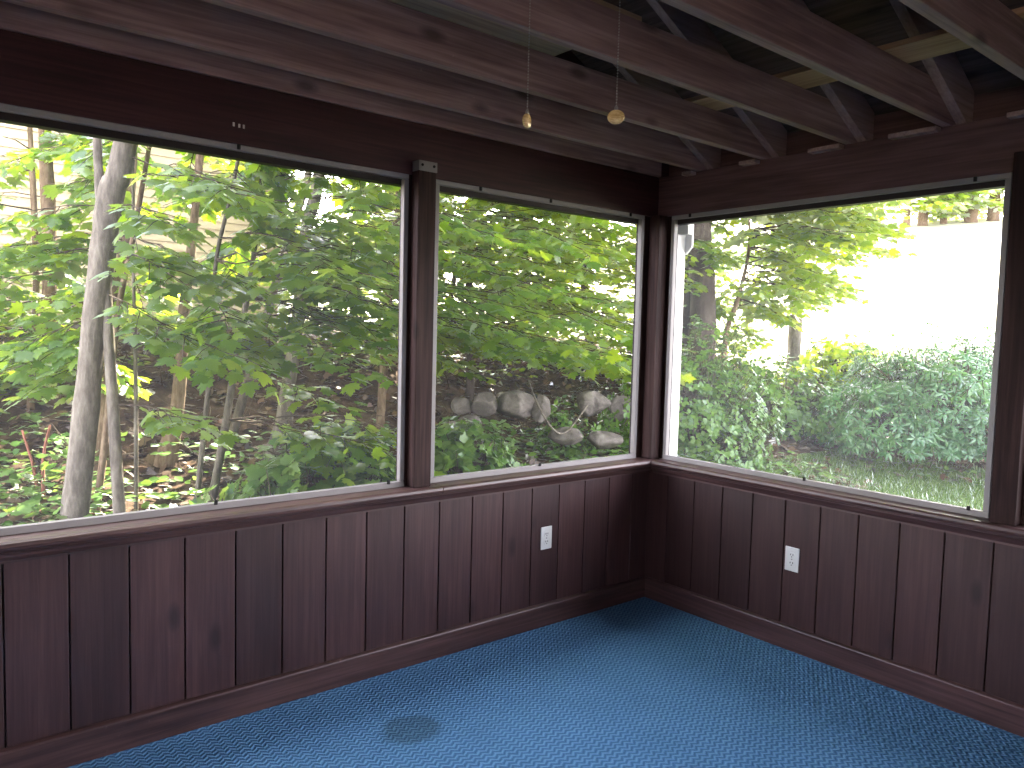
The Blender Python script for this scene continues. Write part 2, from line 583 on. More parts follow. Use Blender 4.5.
def window(idx, u0, u1, plane, label, clips, mat_trim):
    """frame strip, darker outer stop, clear pane, small clips.  u0 < u1"""
    f = MB()
    zb, zt = ZL, ZT
    wd = .022
    f.box(plane(u0, .004, zt - .020), plane(u1, .03, zt), .002)
    f.box(plane(u0, .004, zb), plane(u1, .03, zb + .024), .002)
    f.box(plane(u0, .004, zb + .025), plane(u0 + wd, .03, zt - .021), .002)
    f.box(plane(u1 - wd, .004, zb + .025), plane(u1, .03, zt - .021), .002)
    fr = struct(f.obj('window_%d' % idx, M['frame']), label, 'window')
    d = MB()
    d.box(plane(u0, .031, zt - .043), plane(u1, .075, zt))
    d.box(plane(u0, .031, zb), plane(u1, .06, zb + .016))
    d.box(plane(u0, .031, zb + .0165), plane(u0 + wd * .4, .052, zt - .0435))
    d.box(plane(u1 - wd * .4, .031, zb + .0165), plane(u1, .052, zt - .0435))
    struct(tag(d.obj('window_stop', M['frame_dark'], fr), 'dark outer stop'))
    p = MB().box(plane(u0 + .010, .044, zb + .018), plane(u1 - .010, .046, zt - .045))
    struct(tag(p.obj('window_pane', M['pane'], fr), 'clear pane with veiling haze mixed in'))
    for uu, top in clips:
        z = zt - .009 if top else zb + .028
        c = MB().box(plane(uu - .006, -.004, z - .009), plane(uu + .006, .005, z + .009), .002)
        struct(tag(c.obj('window_clip', M['black'], fr), 'small black clip'))
    return fr


window(1, -3.96, -1.582, PL, 'biggest window, widest one on the left wall with trees and tan siding outside', [(-2.294, 1), (-3.2, 1), (-2.375, 0), (-1.66, 0)], None)
window(2, -1.450, -.105, PL, 'window between the middle post and the corner, looking at a stone wall', [(-1.211, 1), (-.789, 1), (-.221, 1), (-.811, 0)], None)
window(3, -1.705, -.090, PR, 'window on the right wall with the sunlit slope outside', [(-1.581, 1), (-.214, 1), (-.935, 0), (-1.633, 0)], None)
window(4, -3.505, -1.832, PR, 'narrow sliver of a window past the last post on the right wall', [(-2.6, 1)], None)
window(5, -4.84, -3.605, PR, 'last window on the right wall, behind the viewer', [], None)
# dark filler strips between frames and posts
mb = MB().box((-1.5815, .006, ZL), (-1.5685, .045, ZT)).box((-1.4805, .012, ZL), (-1.4505, .035, ZT)).box((-3.9615, .01, ZL), (-3.9605, .045, ZT)).box((-.1045, .012, ZL), (-.0, .035, ZT))
struct(mb.obj('trim_7', M['post']), 'dark filler strips beside the left window frames', 'trim')
mb = MB().box((.012, -.0895, ZL), (.035, -.0, ZT)).box((.012, -1.7235, ZL), (.045, -1.7055, ZT)).box((.012, -1.831, ZL), (.045, -1.8125, ZT))
struct(mb.obj('trim_8', M['post']), 'dark filler strips beside the right window frames', 'trim')
# the rest of the walls, out of the photograph
mb = MB().box((XW, .0, ZL), (-4.0505, .09, ZT))
struct(mb.obj('wall_left_end', M['panel_left']), 'dark boarded end of the left wall', 'wall')
mb = MB()
mb.box((0, YS, ZL), (.09, -4.85, ZT))
struct(mb.obj('wall_right_end', M['panel_right']), 'dark boarded end of the right wall', 'wall')
mb = MB()
mb.box((XW - .1, YS - .1, 0), (.1, YS, 4.0))
struct(mb.obj('wall_back', M['panel_left']), 'boarded wall behind the viewer', 'wall')
mb = MB()
mb.box((XW - .1, YS, 0), (XW, .1, .8)).box((XW - .1, YS, 2.1), (XW, .1, 4.0)).box((XW - .1, -3.2, .8), (XW, .1, 2.1)).box((XW - .1, YS, .8), (XW, -4.6, 2.1))  # unseen opening left in this wall to add fill light in the corner
struct(mb.obj('wall_end', M['panel_right']), 'boarded end wall behind the viewer, with an unseen opening added for light', 'wall')

# roof: gable with its ridge over the middle of the room, eave above the right wall
RIDGE_X = (XW) / 2
SL = .50
zr = lambda x: 2.355 + SL * (RIDGE_X - abs(x - RIDGE_X) * 1.0 - 2 * RIDGE_X if False else (-x if x > RIDGE_X else (x - 2 * RIDGE_X)))
TH = .16
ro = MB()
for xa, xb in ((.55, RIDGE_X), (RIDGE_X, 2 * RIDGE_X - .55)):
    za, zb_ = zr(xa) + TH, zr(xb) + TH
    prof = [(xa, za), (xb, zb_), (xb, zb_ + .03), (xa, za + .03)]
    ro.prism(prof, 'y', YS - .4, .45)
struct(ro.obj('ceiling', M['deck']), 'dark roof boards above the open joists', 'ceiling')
struct(MB().box((XW, -.012, ZJ + .0025), (-.001, .0195, ZJ + JH), .003).obj('trim_11', M['joist']), 'rim board lying on the left header beam', 'rim board')
struct(MB().box((.1005, YS, ZJ - .02), (.118, .45, zr(.1) + TH - .012)).obj('trim_12', M['header_y']), 'dark blocking board closing the eave above the right header', 'trim')
gb = MB().prism([(.099, ZJ + .003), (.099, zr(.099) + TH - .012), (RIDGE_X, zr(RIDGE_X) + TH), (2 * RIDGE_X, zr(2 * RIDGE_X) + TH), (2 * RIDGE_X, ZJ + .003)], 'y', .02, .08)
struct(gb.obj('wall_gable', M['header_x']), 'dark gable boards above the left header beam', 'wall')
ORD = ['nearest the left header beam', 'second from the left header beam', 'third from the left header beam', 'fourth from the left header beam',
       'fifth from the left header beam', 'sixth from the left header beam', 'seventh from the left header beam', 'eighth from the left header beam']
JY = [-.262, -.640, -1.062, -1.462, -1.868, -2.27, -2.67, -3.07]
EXTRA = ['ending at the corner', 'rafter beside its end', 'bare pine behind it', 'long shim at its end',
         'in the upper right', 'above the viewer', 'above the viewer', 'behind the viewer']
joists, rafters = [], []
for i, y in enumerate(JY):
    mb = MB().box((XW + .002, y - .019, ZJ), (.06, y + .019, ZJ + JH), .003)
    o = tag(mb.obj('ceiling_joist', M['joist']), 'exposed brown ceiling joist, ' + ORD[i] + ('' if i > 4 else ', ' + EXTRA[i]), 'joist', 'exposed ceiling joists')
    if i < 5:
        ln = (.06, .09, .15, .19, .16)[i]
        sh = tag(MB().box((-.045, y + .018, ZJ - .020), (-.0005, y + .018 + ln, ZJ - .002), .002).obj('shim', M['rafter'], o), 'short wood shim at the joist end')
    ra = MB()
    yy = y - .040
    x0, x1 = .098, RIDGE_X
    for xa, xb in ((x0, x1), (2 * RIDGE_X - x0, x1)):
        ra.prism([(xa, zr(xa) - .0), (xb, zr(xb) - .0), (xb, zr(xb) + TH - .002), (xa, zr(xa) + TH - .002)], 'y', yy - .019, yy + .019)
    tag(ra.obj('roof_rafter', M['rafter']), 'sloping roof rafter beside the ceiling joist ' + ORD[i], 'rafter', 'sloping roof rafters')
# bare pine board lying across the joists near the right wall; grey board further left
tag(MB().box((-.585, -3.1, ZJ + JH + .0005), (-.395, -.60, ZJ + JH + .02), .002).obj('pine_board', M['blond']), 'bare yellow pine board lying across the joists near the right wall', 'board')
tag(MB().box((-4.2, -1.075, ZJ + JH + .0005), (-1.375, -.622, ZJ + JH + .018), .002).obj('grey_board', M['ply']), 'wide pale grey board lying on two joists above the left windows', 'board')


# electrical outlets
def outlet(u, z, plane, label):
    loc = plane(u, 0, z)
    e = empty('electrical_outlet', loc, label, 'outlet', 'wall outlets')
    f = MB().box(plane(u - .036, -.0065, z - .0572), plane(u + .036, -.0002, z + .0572), .003)
    f.obj('cover_plate', M['plate'], e)
    for s_ in (-1, 1):
        zc = z + s_ * .0195
        prof = []
        for k in range(20):
            t = 2 * math.pi * k / 20
            prof.append((u + .0172 * math.cos(t), zc + max(-.0125, min(.0125, .0172 * math.sin(t)))))
        r = MB()
        if plane is PL:
            r.prism(prof, 'y', -.0085, -.006)
        else:
            r.prism(prof, 'x', -.0085, -.006)
        ro_ = r.obj('receptacle', M['plate'], e)
        for du, hh in ((-.0063, .0045), (.0063, .0038)):
            MB().box(plane(u + du - .0016, -.0091, zc + .003 - hh), plane(u + du + .0016, -.0080, zc + .003 + hh)).obj('slot', M['black'], ro_)
        g = MB()
        g.lathe([(.0026, -.0091), (.0026, -.0080)], plane(u, 0, zc - .0075), 10, 'y' if plane is PL else 'x')
        g.obj('ground_hole', M['black'], ro_)
    MB().lathe([(.0, -.0082), (.003, -.0078), (.0034, -.0060)], plane(u, 0, z), 10, 'y' if plane is PL else 'x').obj('screw', M['steel'], e)


outlet(-.760, .444, PL, 'white electrical outlet on the left wall, under the stone wall window')
outlet(-.897, .430, PR, 'white electrical outlet on the right wall, in deeper shade')

# pull chains hanging from a fixture between the joists
fx = MB().lathe([(.0, 2.325), (.11, 2.325), (.13, 2.34), (.13, 2.40), (.09, 2.47), (.0, 2.47)], (-2.225, -1.665, 0), 24)
fxo = tag(fx.obj('ceiling_fixture', M['plate'], smooth=False), 'white ceiling fixture that the two pull chains hang from', 'fixture')
mb = MB().box((-2.34, -1.849, ZJ + JH - .005), (-2.11, -1.481, ZJ + JH + .015))
tag(mb.obj('mounting_board', M['rafter']), 'short board between joists carrying the ceiling fixture', 'board')


def pull_chain(kp, label, yaw, rx):
    e = empty('pull_chain', kp, label, 'pull chain', 'pull chains')
    b = MB()
    z = kp.z + .022
    tpl = [(math.sin(math.pi * i / 4), -math.cos(math.pi * i / 4)) for i in range(5)]
    while z < 2.33:
        b.lathe([(max(.00014, r * .0016), h_ * .0016) for r, h_ in tpl], (kp.x, kp.y, z), 6)
        z += .0056
    b.tube([(kp.x, kp.y, kp.z + .018), (kp.x, kp.y, 2.33)], .0002, 4)
    b.obj('bead_chain', M['bead'], e, True)
    k = MB()
    tk = [(.0, -.0065), (.008, -.0062), (.0125, -.0045), (.0148, -.0015), (.0150, .0), (.0148, .0015), (.0125, .0045), (.008, .0062), (.0, .0065)]
    k.lathe(tk, (0, 0, 0), 28, 'y')
    ko = k.obj('pull_knob', M['knob'], None, True)
    ko.parent = e
    ko.scale = (rx, 1, .95)
    ko.rotation_euler = (0, 0, yaw)
    sc_ = MB().lathe([(.0036, .010), (.0036, .018), (.0018, .022)], kp, 10)
    sc_.obj('ferrule', M['bead'], e, True)


va = math.atan2(-CF.x, CF.y)
pull_chain(at(527, 121, 1.50), 'beaded pull chain ending in a wooden disc seen nearly edge on', va + math.radians(66), 1.0)
pull_chain(at(616, 117, 1.50), 'beaded pull chain ending in a wooden oval seen face on', va + math.radians(-12), 1.12)

# white corner board and cornice return on the outside of the porch corner
mb = MB().box((.040, -.088, -.4), (.135, .115, 2.02), .003)
struct(mb.obj('trim_9', M['white']), 'white painted corner board outside the right window', 'corner board')
mb = MB()
for k, (za, zb_) in enumerate(((2.02, 2.10), (2.102, 2.20))):
    mb.box((.101, -.128, za), (.15, .115, zb_), .003)
mb.prism([(-.0885, 1.915), (-.128, 1.955), (-.128, 2.018), (.115, 2.018), (.115, 1.915)], 'x', .1355, .15)
struct(mb.obj('trim_10', M['white']), 'white boxed cornice return at the top of the corner board', 'cornice')

# ------------------------------------------------------------------ the ground outside
def smooth(a, b, t):
    t = min(1, max(0, (t - a) / (b - a)))
    return t * t * (3 - 2 * t)


def lerp_tab(t, tab):
    if t <= tab[0][0]:
        return tab[0][1]
    for (a, va_), (b, vb) in zip(tab, tab[1:]):
        if t <= b:
            return va_ + (vb - va_) * (t - a) / (b - a)
    return tab[-1][1]


HY = [(-50, -.22), (.6, -.22), (1.7, .05), (3.0, .32), (3.6, .42), (4.3, .80), (5.0, 1.15), (6.2, 1.35), (12, 1.6), (60, 5.0)]
HQ = [(-60, -.22), (5.2, -.22), (6.4, .10), (8.5, .75), (12, 1.75), (20, 3.7), (40, 7.9), (48, 8.3), (120, 9.0)]


def ground_z(x, y):
    a = lerp_tab(y, HY)
    q = .84 * x + .54 * y
    b = lerp_tab(q, HQ)
    k = .25
    hsum = max(a, b) + (k / 4) * max(0, 1 - abs(a - b) / k) ** 2
    hsum += .04 * math.sin(x * 2.3 + 1.1 * y) * math.sin(y * 1.9 - .7 * x) * smooth(.4, 1.5, max(y, q - 3))
    return hsum


def terrain(name, xs, ys, keep, mat, label, cat):
    idx = {}
    v = []
    f = []
    for i in range(len(xs) - 1):
        for j in range(len(ys) - 1):
            cx, cy = (xs[i] + xs[i + 1]) / 2, (ys[j] + ys[j + 1]) / 2
            if not keep(cx, cy):
                continue
            q = []
            for a, b in ((i, j), (i + 1, j), (i + 1, j + 1), (i, j + 1)):
                if (a, b) not in idx:
                    idx[(a, b)] = len(v)
                    v.append((xs[a], ys[b], ground_z(xs[a], ys[b])))
                q.append(idx[(a, b)])
            f.append(q)
    m_ = MB()
    m_.v, m_.f = v, f
    o = m_.obj(name, mat, None, True)
    return struct(o, label, cat)


xs = [-14 + .25 * i for i in range(0, 97)] + [10.25 + 1.5 * i for i in range(1, 60)]
ys = [-14 + .5 * i for i in range(0, 28)] + [0 + .25 * i for i in range(0, 49)] + [12 + 1.5 * i for i in range(1, 50)]
qf = lambda x, y: .84 * x + .54 * y
inporch = lambda x, y: XW < x < 0 and YS < y < 0
is_lawn = lambda x, y: qf(x, y) < 6.0 and y < 1.9 - .1 * max(0, 3 - x) and x > 0 or -3 < y < 0 and qf(x, y) < 6
is_far = lambda x, y: y < -3 or (qf(x, y) > 9.0 and x > 2.2 and y < 30) or (y > 8.3 and x > 1.1)  # unseen yard behind the viewer also made pale, to bounce light onto the ceiling
terrain('ground', xs, ys, lambda x, y: not is_lawn(x, y) and not is_far(x, y) and not inporch(x, y), M['soil'], 'brown leaf littered woodland bank outside the windows', 'ground')
terrain('lawn', xs, ys, lambda x, y: is_lawn(x, y) and not inporch(x, y), M['lawn'], 'narrow green lawn below the right window', 'lawn')
terrain('hillside', xs, ys, lambda x, y: is_far(x, y) and not inporch(x, y), M['pale'], 'slope beyond the shrubs with sun glare in its pale colour, and pale unseen yard', 'hillside')

# ------------------------------------------------------------------ leaves and trees
half = [(0, .0), (.10, .02), (.30, -.06), (.26, .08), (.50, .16), (.40, .30), (.56, .52), (.44, .50), (.40, .62), (.24, .56), (.20, .52), (.22, .74), (.14, .74), (.10, .86), (0, 1.0)]
MAPLE_V = [(x, y, -.16 * abs(x) - .18 * (y - .4) ** 2) for x, y in half] + [(-x, y, -.16 * abs(x) - .18 * (y - .4) ** 2) for x, y in half[1:-1]]
nh = len(half)
MAPLE_F = [list(range(nh)), [0] + [nh - 1] + list(range(2 * nh - 3, nh - 1, -1))]
sh_ = [(0, 0), (.22, .10), (.48, .30), (.38, .42), (.42, .62), (.18, .62), (0, 1.0)]
SIMPLE_V = [(x, y, -.15 * abs(x) - .15 * (y - .4) ** 2) for x, y in sh_] + [(-x, y, -.15 * abs(x) - .15 * (y - .4) ** 2) for x, y in sh_[1:-1]]
SIMPLE_F = [list(range(7)), [0, 6] + list(range(11, 6, -1))]
LANCE_V = [(0, 0, 0), (.13, .3, -.03), (.14, .6, -.08), (0, 1, -.28), (-.14, .6, -.08), (-.13, .3, -.03), (0, .35, .0), (0, .65, -.06)]
LANCE_F = [[0, 1, 6], [1, 2, 7, 6], [2, 3, 7], [0, 6, 5], [6, 7, 4, 5], [7, 3, 4]]
OVAL_V = [(0, 0, 0), (.28, .25, .02), (.32, .6, .0), (0, 1, -.10), (-.32, .6, .0), (-.28, .25, .02)]
OVAL_F = [[0, 1, 2, 3], [0, 3, 4, 5]]
BLADE_V = [(-.03, 0, 0), (.03, 0, 0), (.022, .55, .05), (0, 1, .2), (-.022, .55, .05)]
BLADE_F = [[0, 1, 2, 3, 4]]


class Leaves:
    def __init__(s, tv, tf):
        s.tv = np.array(tv, dtype=np.float64)
        s.tf = tf
        s.P, s.A, s.Nn, s.S = [], [], [], []

    def add(s, p, axis, nrm, size):
        s.P.append(tuple(p))
        s.A.append(tuple(axis))
        s.Nn.append(tuple(nrm))
        s.S.append(size)

    def obj(s, name, mat, parent=None):
        n = len(s.P)
        P = np.array(s.P)
        A = np.array(s.A)
        A /= np.linalg.norm(A, axis=1)[:, None] + 1e-9
        Nn = np.array(s.Nn)
        Nn = Nn - A * (Nn * A).sum(1)[:, None]
        Nn /= np.linalg.norm(Nn, axis=1)[:, None] + 1e-9
        B = np.cross(A, Nn)
        S = np.array(s.S)[:, None, None]
        T = s.tv[None]
        V = P[:, None] + S * (T[..., 0:1] * B[:, None] + T[..., 1:2] * A[:, None] + T[..., 2:3] * Nn[:, None])
        if parent is not None:
            V = V - np.array(world_loc(parent))
        k = len(s.tv)
        lens = np.array([len(f) for f in s.tf])
        flat = np.concatenate([np.array(f) for f in s.tf])
        loops = (flat[None] + np.arange(n)[:, None] * k).ravel()
        tot = np.tile(lens, n)
        start = np.concatenate(([0], np.cumsum(tot)[:-1]))
        me = bpy.data.meshes.new(name)
        me.vertices.add(n * k)
        me.vertices.foreach_set('co', V.ravel())
        me.loops.add(len(loops))
        me.loops.foreach_set('vertex_index', loops.astype(np.int32))
        me.polygons.add(len(tot))
        me.polygons.foreach_set('loop_start', start.astype(np.int32))
        me.polygons.foreach_set('loop_total', tot.astype(np.int32))
        me.update(calc_edges=True)
        me.validate()
        me.materials.append(mat)
        o = bpy.data.objects.new(name, me)
        COL.objects.link(o)
        if parent is not None:
            o.parent = parent
        return o


UP = Vector((0, 0, 1))


def rv(s=1.0):
    return Vector((R.gauss(0, s), R.gauss(0, s), R.gauss(0, s)))


def spray(L, T, base, tip, leaf, n_twigs, sag=.12, r0=.007, tilt=.30):
    """a branch from base to tip, its outer half carrying flat layered twigs of leaves"""
    base, tip = Vector(base), Vector(tip)
    d = tip - base
    ln = d.length
    dn = d.normalized()
    pts = []
    m_ = 6
    jit = [rv(.02 * ln) for _ in range(m_ + 1)]
    for i in range(m_ + 1):
        t = i / m_
        pts.append(base + d * t + UP * (sag * ln * 4 * t * (1 - t) * .6) + (jit[i] if 0 < i < m_ else Vector()))
    T.tube(pts, [r0 * (1 - .8 * i / m_) for i in range(m_ + 1)], 5, False)
    side = dn.cross(UP)
    if side.length < .1:
        side = Vector((1, 0, 0))
    side.normalize()
    reach = min(ln * .7, .85)
    for k in range(n_twigs):
        t = 1 - (k / n_twigs) * reach / ln
        i = min(m_ - 1, int(t * m_))
        p = pts[i].lerp(pts[i + 1], t * m_ - i)
        s_ = 1 if k % 2 else -1
        if k == 0:
            td = dn.copy()
        else:
            td = (dn * R.uniform(.4, .9) + side * s_ * R.uniform(.6, 1.1) + UP * R.uniform(-.35, .15)).normalized()
        tl = R.uniform(.14, .34) * (leaf / .12)
        e = p + td * tl + UP * (-.12 * tl)
        T.tube([p, (p + e) / 2 + UP * .01, e], [.0032, .0025, .0015], 4, False)
        nl = max(3, int(tl / (leaf * .42)))
        for q in range(nl + 1):
            u = (q + .6) / (nl + .6)
            lp = p.lerp(e, u)
            ts = td.cross(UP)
            sgn = 1 if (q + k) % 2 else -1
            ld = td * R.uniform(.5, 1.0) + ts * sgn * R.uniform(.5, 1.2) + UP * R.uniform(-.65, .0)
            if q == nl:
                ld = td + UP * R.uniform(-.5, -.1)
            ld.normalize()
            off = ld * leaf * R.uniform(.25, .5)
            L.add(lp + off, ld, UP + rv(tilt), leaf * R.uniform(.72, 1.2))


class Tree:
    def __init__(s, name, label, trunks, mat, leafmat, group='trees outside the windows', leaf=.108, tv=None, cat='tree'):
        b = trunks[0][0][0]
        s.e = empty(name, (b[0], b[1], b[2]), label, cat, group)
        s.T = MB()
        s.W = MB()
        s.L = Leaves(*(tv or (MAPLE_V, MAPLE_F)))
        s.trunks = trunks
        s.mat, s.lm, s.leaf = mat, leafmat, leaf
        for pts, rad in trunks:
            P2, R2 = refine(pts, rad)
            s.T.tube(P2, R2, 12 if max(rad) > .03 else 7)

    def near(s, p):
        best = (1e9, None, None)
        for pts, rad in s.trunks:
            for i in range(len(pts) - 1):
                for t in (0, .25, .5, .75, 1):
                    q = Vector(pts[i]).lerp(Vector(pts[i + 1]), t)
                    h = Vector((q.x - p.x, q.y - p.y, 0)).length
                    dz = q.z - p.z
                    # branches leave the stem a little above or below their tips
                    c = h + abs(dz - .15) * .8
                    if c < best[0]:
                        best = (c, q, rad[i])
        return best

    def done(s):
        s.T.obj('trunk', s.mat, s.e, True)
        if s.W.v:
            s.W.obj('branches', M['twig'], s.e, True)
        if s.L.P:
            s.L.obj('foliage', s.lm, s.e)


def refine(pts, rad, sub=4):
    P2, R2 = [], []
    n = len(pts)
    V = [Vector(p) for p in pts]
    for i in range(n - 1):
        p0, p1, p2, p3 = V[max(i - 1, 0)], V[i], V[i + 1], V[min(i + 2, n - 1)]
        for k in range(sub):
            t = k / sub
            c = .5 * ((2 * p1) + (p2 - p0) * t + (2 * p0 - 5 * p1 + 4 * p2 - p3) * t * t + (3 * p1 - p0 - 3 * p2 + p3) * t ** 3)
            P2.append(c)
            R2.append((rad[i] + (rad[i + 1] - rad[i]) * t) * R.uniform(.95, 1.05))
    P2.append(V[-1])
    R2.append(rad[-1])
    return P2, R2


def stem(depth, pts, w, top=None, flare=1.25):
    """trunk through (px,row) sightings at a depth; w = widths in px.  Rooted in the ground below, carried up beyond the frame."""
    P_ = [at(x, y, depth) for x, y in pts]
    rad = [k * depth / F_PX / 2 for k in w]
    b = P_[0]
    g = ground_z(b.x, b.y)
    if b.z > g + .05:
        d = (P_[1] - b).normalized()
        gx = b + Vector((-d.x / max(.3, d.z), -d.y / max(.3, d.z), -1)) * (b.z - g + .06)
        P_.insert(0, Vector((gx.x, gx.y, min(g, ground_z(gx.x, gx.y)) - .08)))
        rad.insert(0, rad[0] * flare)
    else:
        P_[0].z = g - .08
        rad[0] *= flare
    if top:
        e = P_[-1]
        d = (P_[-1] - P_[-2]).normalized()
        d = (d + UP * .6).normalized()
        P_.append(e + d * (top - e.z) * .5 / max(.3, d.z))
        rad.append(rad[-1] * .75)
        P_.append(Vector((P_[-1].x + R.uniform(-.2, .2), P_[-1].y + R.uniform(-.2, .2), top)))
        rad.append(rad[-1] * .45)
    return ([tuple(p) for p in P_], rad)


trees = []


def T_(*a, **k):
    t = Tree(*a, **k)
    trees.append(t)
    return t


t1 = T_('maple_tree', 'grey trunked maple leaning right, biggest trunk in the big left window', [stem(4.4, [(74, 520), (84, 430), (93, 340), (103, 250), (112, 190), (128, 130)], [27, 25, 23, 24, 26, 22], 7), stem(4.4, [(103, 240), (99, 175), (97, 135)], [10, 9, 8], 5.5)], M['bark_grey'], M['maple'])
t2 = T_('maple_tree', 'brown trunk at far left in front of tan siding', [stem(6.3, [(56, 448), (46, 395), (48, 330), (50, 250), (47, 180), (45, 130)], [22, 17, 13, 13, 13, 12], 7)], M['bark_brown'], M['maple'])
t2b = T_('maple_sapling', 'thin dark stem left of the brown trunk before the siding', [stem(6.0, [(30, 460), (36, 300), (34, 210), (30, 130)], [6, 6, 6, 5], 5)], M['bark_brown'], M['maple'])
t3 = T_('maple_tree', 'orange brown trunk standing just behind the grey leaning trunk', [stem(5.6, [(103, 470), (103, 400), (112, 320), (126, 240), (133, 150)], [18, 14, 12, 10, 9], 6)], M['bark_brown'], M['maple'])
t3b = T_('maple_sapling', 'slim sunlit stem leaning against the grey trunk base', [stem(4.9, [(97, 505), (104, 450), (112, 370), (120, 300), (140, 200)], [7, 7, 6, 6, 5], 4.5)], M['bark_brown'], M['maple'])
t4 = T_('maple_sapling', 'straight pencil thin stem between the grey trunk and the curved trunk', [stem(5.0, [(136, 500), (136, 420), (135, 340), (133, 250)], [4, 4, 4, 3], 4)], M['bark_grey'], M['maple'])
t5 = T_('maple_tree', 'curved brown trunk rising from the litter bank, left of centre', [stem(5.9, [(168, 452), (177, 410), (182, 350), (184, 310), (196, 200)], [20, 14, 11, 11, 8], 6)], M['bark_brown'], M['maple'])
t6 = T_('maple_sapling', 'thin pale stem right of the curved trunk', [stem(5.0, [(197, 500), (205, 420), (213, 340), (216, 260), (236, 170)], [6, 5, 5, 4, 4], 4.5)], M['bark_grey'], M['maple'])
t7 = T_('maple_sapling', 'slim leaning stem, second right of the curved trunk', [stem(5.2, [(212, 500), (223, 440), (236, 360), (250, 280), (262, 180)], [9, 8, 7, 5, 5], 5)], M['bark_grey'], M['maple'])
t8 = T_('maple_tree', 'double stemmed tree near the middle of the big left window', [stem(6.2, [(266, 490), (282, 420), (298, 320), (306, 230), (320, 170)], [15, 13, 14, 12, 12], 7), stem(6.3, [(280, 490), (287, 430), (291, 380)], [12, 11, 7]), stem(6.3, [(274, 290), (290, 235), (309, 170)], [8, 7, 7], 6)], M['bark_grey'], M['maple'])
t9 = T_('maple_sapling', 'slender stem close to the left side of the middle post', [stem(7.2, [(380, 430), (384, 360), (389, 290), (396, 220)], [9, 8, 8, 6], 6)], M['bark_brown'], M['maple_far'])
t11 = T_('maple_tree', 'dark slim trunk in the window above the stone wall', [stem(8.6, [(470, 385), (471, 310), (468, 250), (480, 190)], [9, 8, 8, 7], 7), stem(8.2, [(452, 290), (462, 240), (476, 190)], [5, 4, 3], 6)], M['bark_dark'], M['maple_far'])
t10 = T_('maple_tree', 'massive dark double trunk at the left edge of the right window', [stem(9.5, [(700, 400), (703, 300), (699, 230), (704, 190)], [30, 26, 24, 22], 10), stem(9.8, [(678, 400), (688, 300), (689, 240), (680, 190)], [16, 14, 12, 12], 9)], M['bark_dark'], M['maple'])
t12 = T_('maple_tree', 'straight grey trunk in the middle of the right window', [stem(12.5, [(792, 400), (794, 350), (797, 290), (796, 220)], [14, 13, 13, 11], 10)], M['bark_grey'], M['maple'])
t13 = T_('maple_sapling', 'short curved stem between the dark trunk and grey trunk in the right window', [stem(9.6, [(722, 400), (726, 335), (736, 305), (743, 280)], [6, 5, 5, 4], 3.0)], M['bark_brown'], M['maple_far'])
t15 = T_('red_stemmed_shrub', 'low shrub with reddish bare stems in the sun patch at the lower left', [stem(5.0, [(40, 505), (34, 470), (22, 430)], [4, 3, 2]), stem(5.0, [(44, 505), (43, 460), (50, 425)], [4, 3, 2])], M['red_twig'], M['under_leaf'], cat='shrub', group='shrubs outside the left windows')
t14 = T_('maple_tree', 'tall unseen maple added past the right window to shade the porch and shrubs', [([(5.0, -2.2, -.3), (4.9, -1.9, 2.0), (4.6, -.9, 4.2), (4.3, .3, 6.2), (4.2, .8, 8.2)], [.2, .17, .14, .1, .05])], M['bark_grey'], M['maple'])  # unseen tree, added so its crown keeps sun off the carpet
bt1 = T_('maple_tree', 'light green maple far behind the stone wall, left of the corner post', [stem(11.5, [(590, 395), (588, 320), (580, 240), (575, 200)], [9, 9, 8, 8], 8)], M['bark_dark'], M['maple_far'], leaf=.14)
bt2 = T_('maple_tree', 'light green maple behind the double stemmed tree', [stem(10.5, [(350, 400), (352, 330), (358, 250), (362, 180)], [9, 9, 8, 8], 8)], M['bark_dark'], M['maple_far'], leaf=.14)


SUNNY = [at(30, 462, 5.2), at(52, 480, 4.9), at(120, 488, 5.0), at(140, 500, 4.8), at(96, 430, 5.2)]  # ground spots the sun is let through to by leaving sprays out
for p_ in SUNNY:
    p_.z = max(ground_z(p_.x, p_.y), p_.z - .3)


def in_shaft(p, rad=.42):
    '''a gap carved in the leaves along the sun rays to light the ground'''
    for s_ in SUNNY:
        v_ = p - s_
        t_ = v_.dot(sd)
        if t_ > .3 and (v_ - sd * t_).length < rad:
            return True
    return False


def dens(px, row):
    """how leafy the view is around a sighting (0..1)"""
    if px < 140 and row < 285:
        return .30
    if px < 130 and row < 420:
        return .5
    if row > 370 and px < 135:
        return 0
    if row > 385 and px < 290:
        return .10
    if 282 < px < 345 and row < 300:
        return .25
    if px < 410:
        return .75 if row < 400 else .45
    if px < 660:
        return 1.0 if row < 370 else 0
    return 0


near_ts = [t1, t2, t2b, t3, t3b, t4, t5, t6, t7, t8, t9]
n_s = 0
while n_s < 310:
    px, row = R.uniform(-160, 660), R.uniform(40, 500)
    if R.random() > dens(px, row):
        continue
    depth = R.uniform(4.7 if px < 150 else 3.9, 6.6) if px < 410 else R.uniform(5.2, 8.0)
    if px > 430:
        ts = near_ts + [t11]
    else:
        ts = near_ts
    tip = at(px, row, depth)
    if in_shaft(tip) or tip.y < .7 or tip.z < ground_z(tip.x, tip.y) + .15:
        continue
    c, q, r_, tr_ = min(((*t.near(tip), t) for t in ts), key=lambda z: z[0])
    d = tip - q
    if d.length < .25 or d.length > 3.4:
        continue
    spray(tr_.L, tr_.W, q, tip, tr_.leaf, R.randint(7, 11), .10, min(.006, r_ * .4 + .002))
    n_s += 1

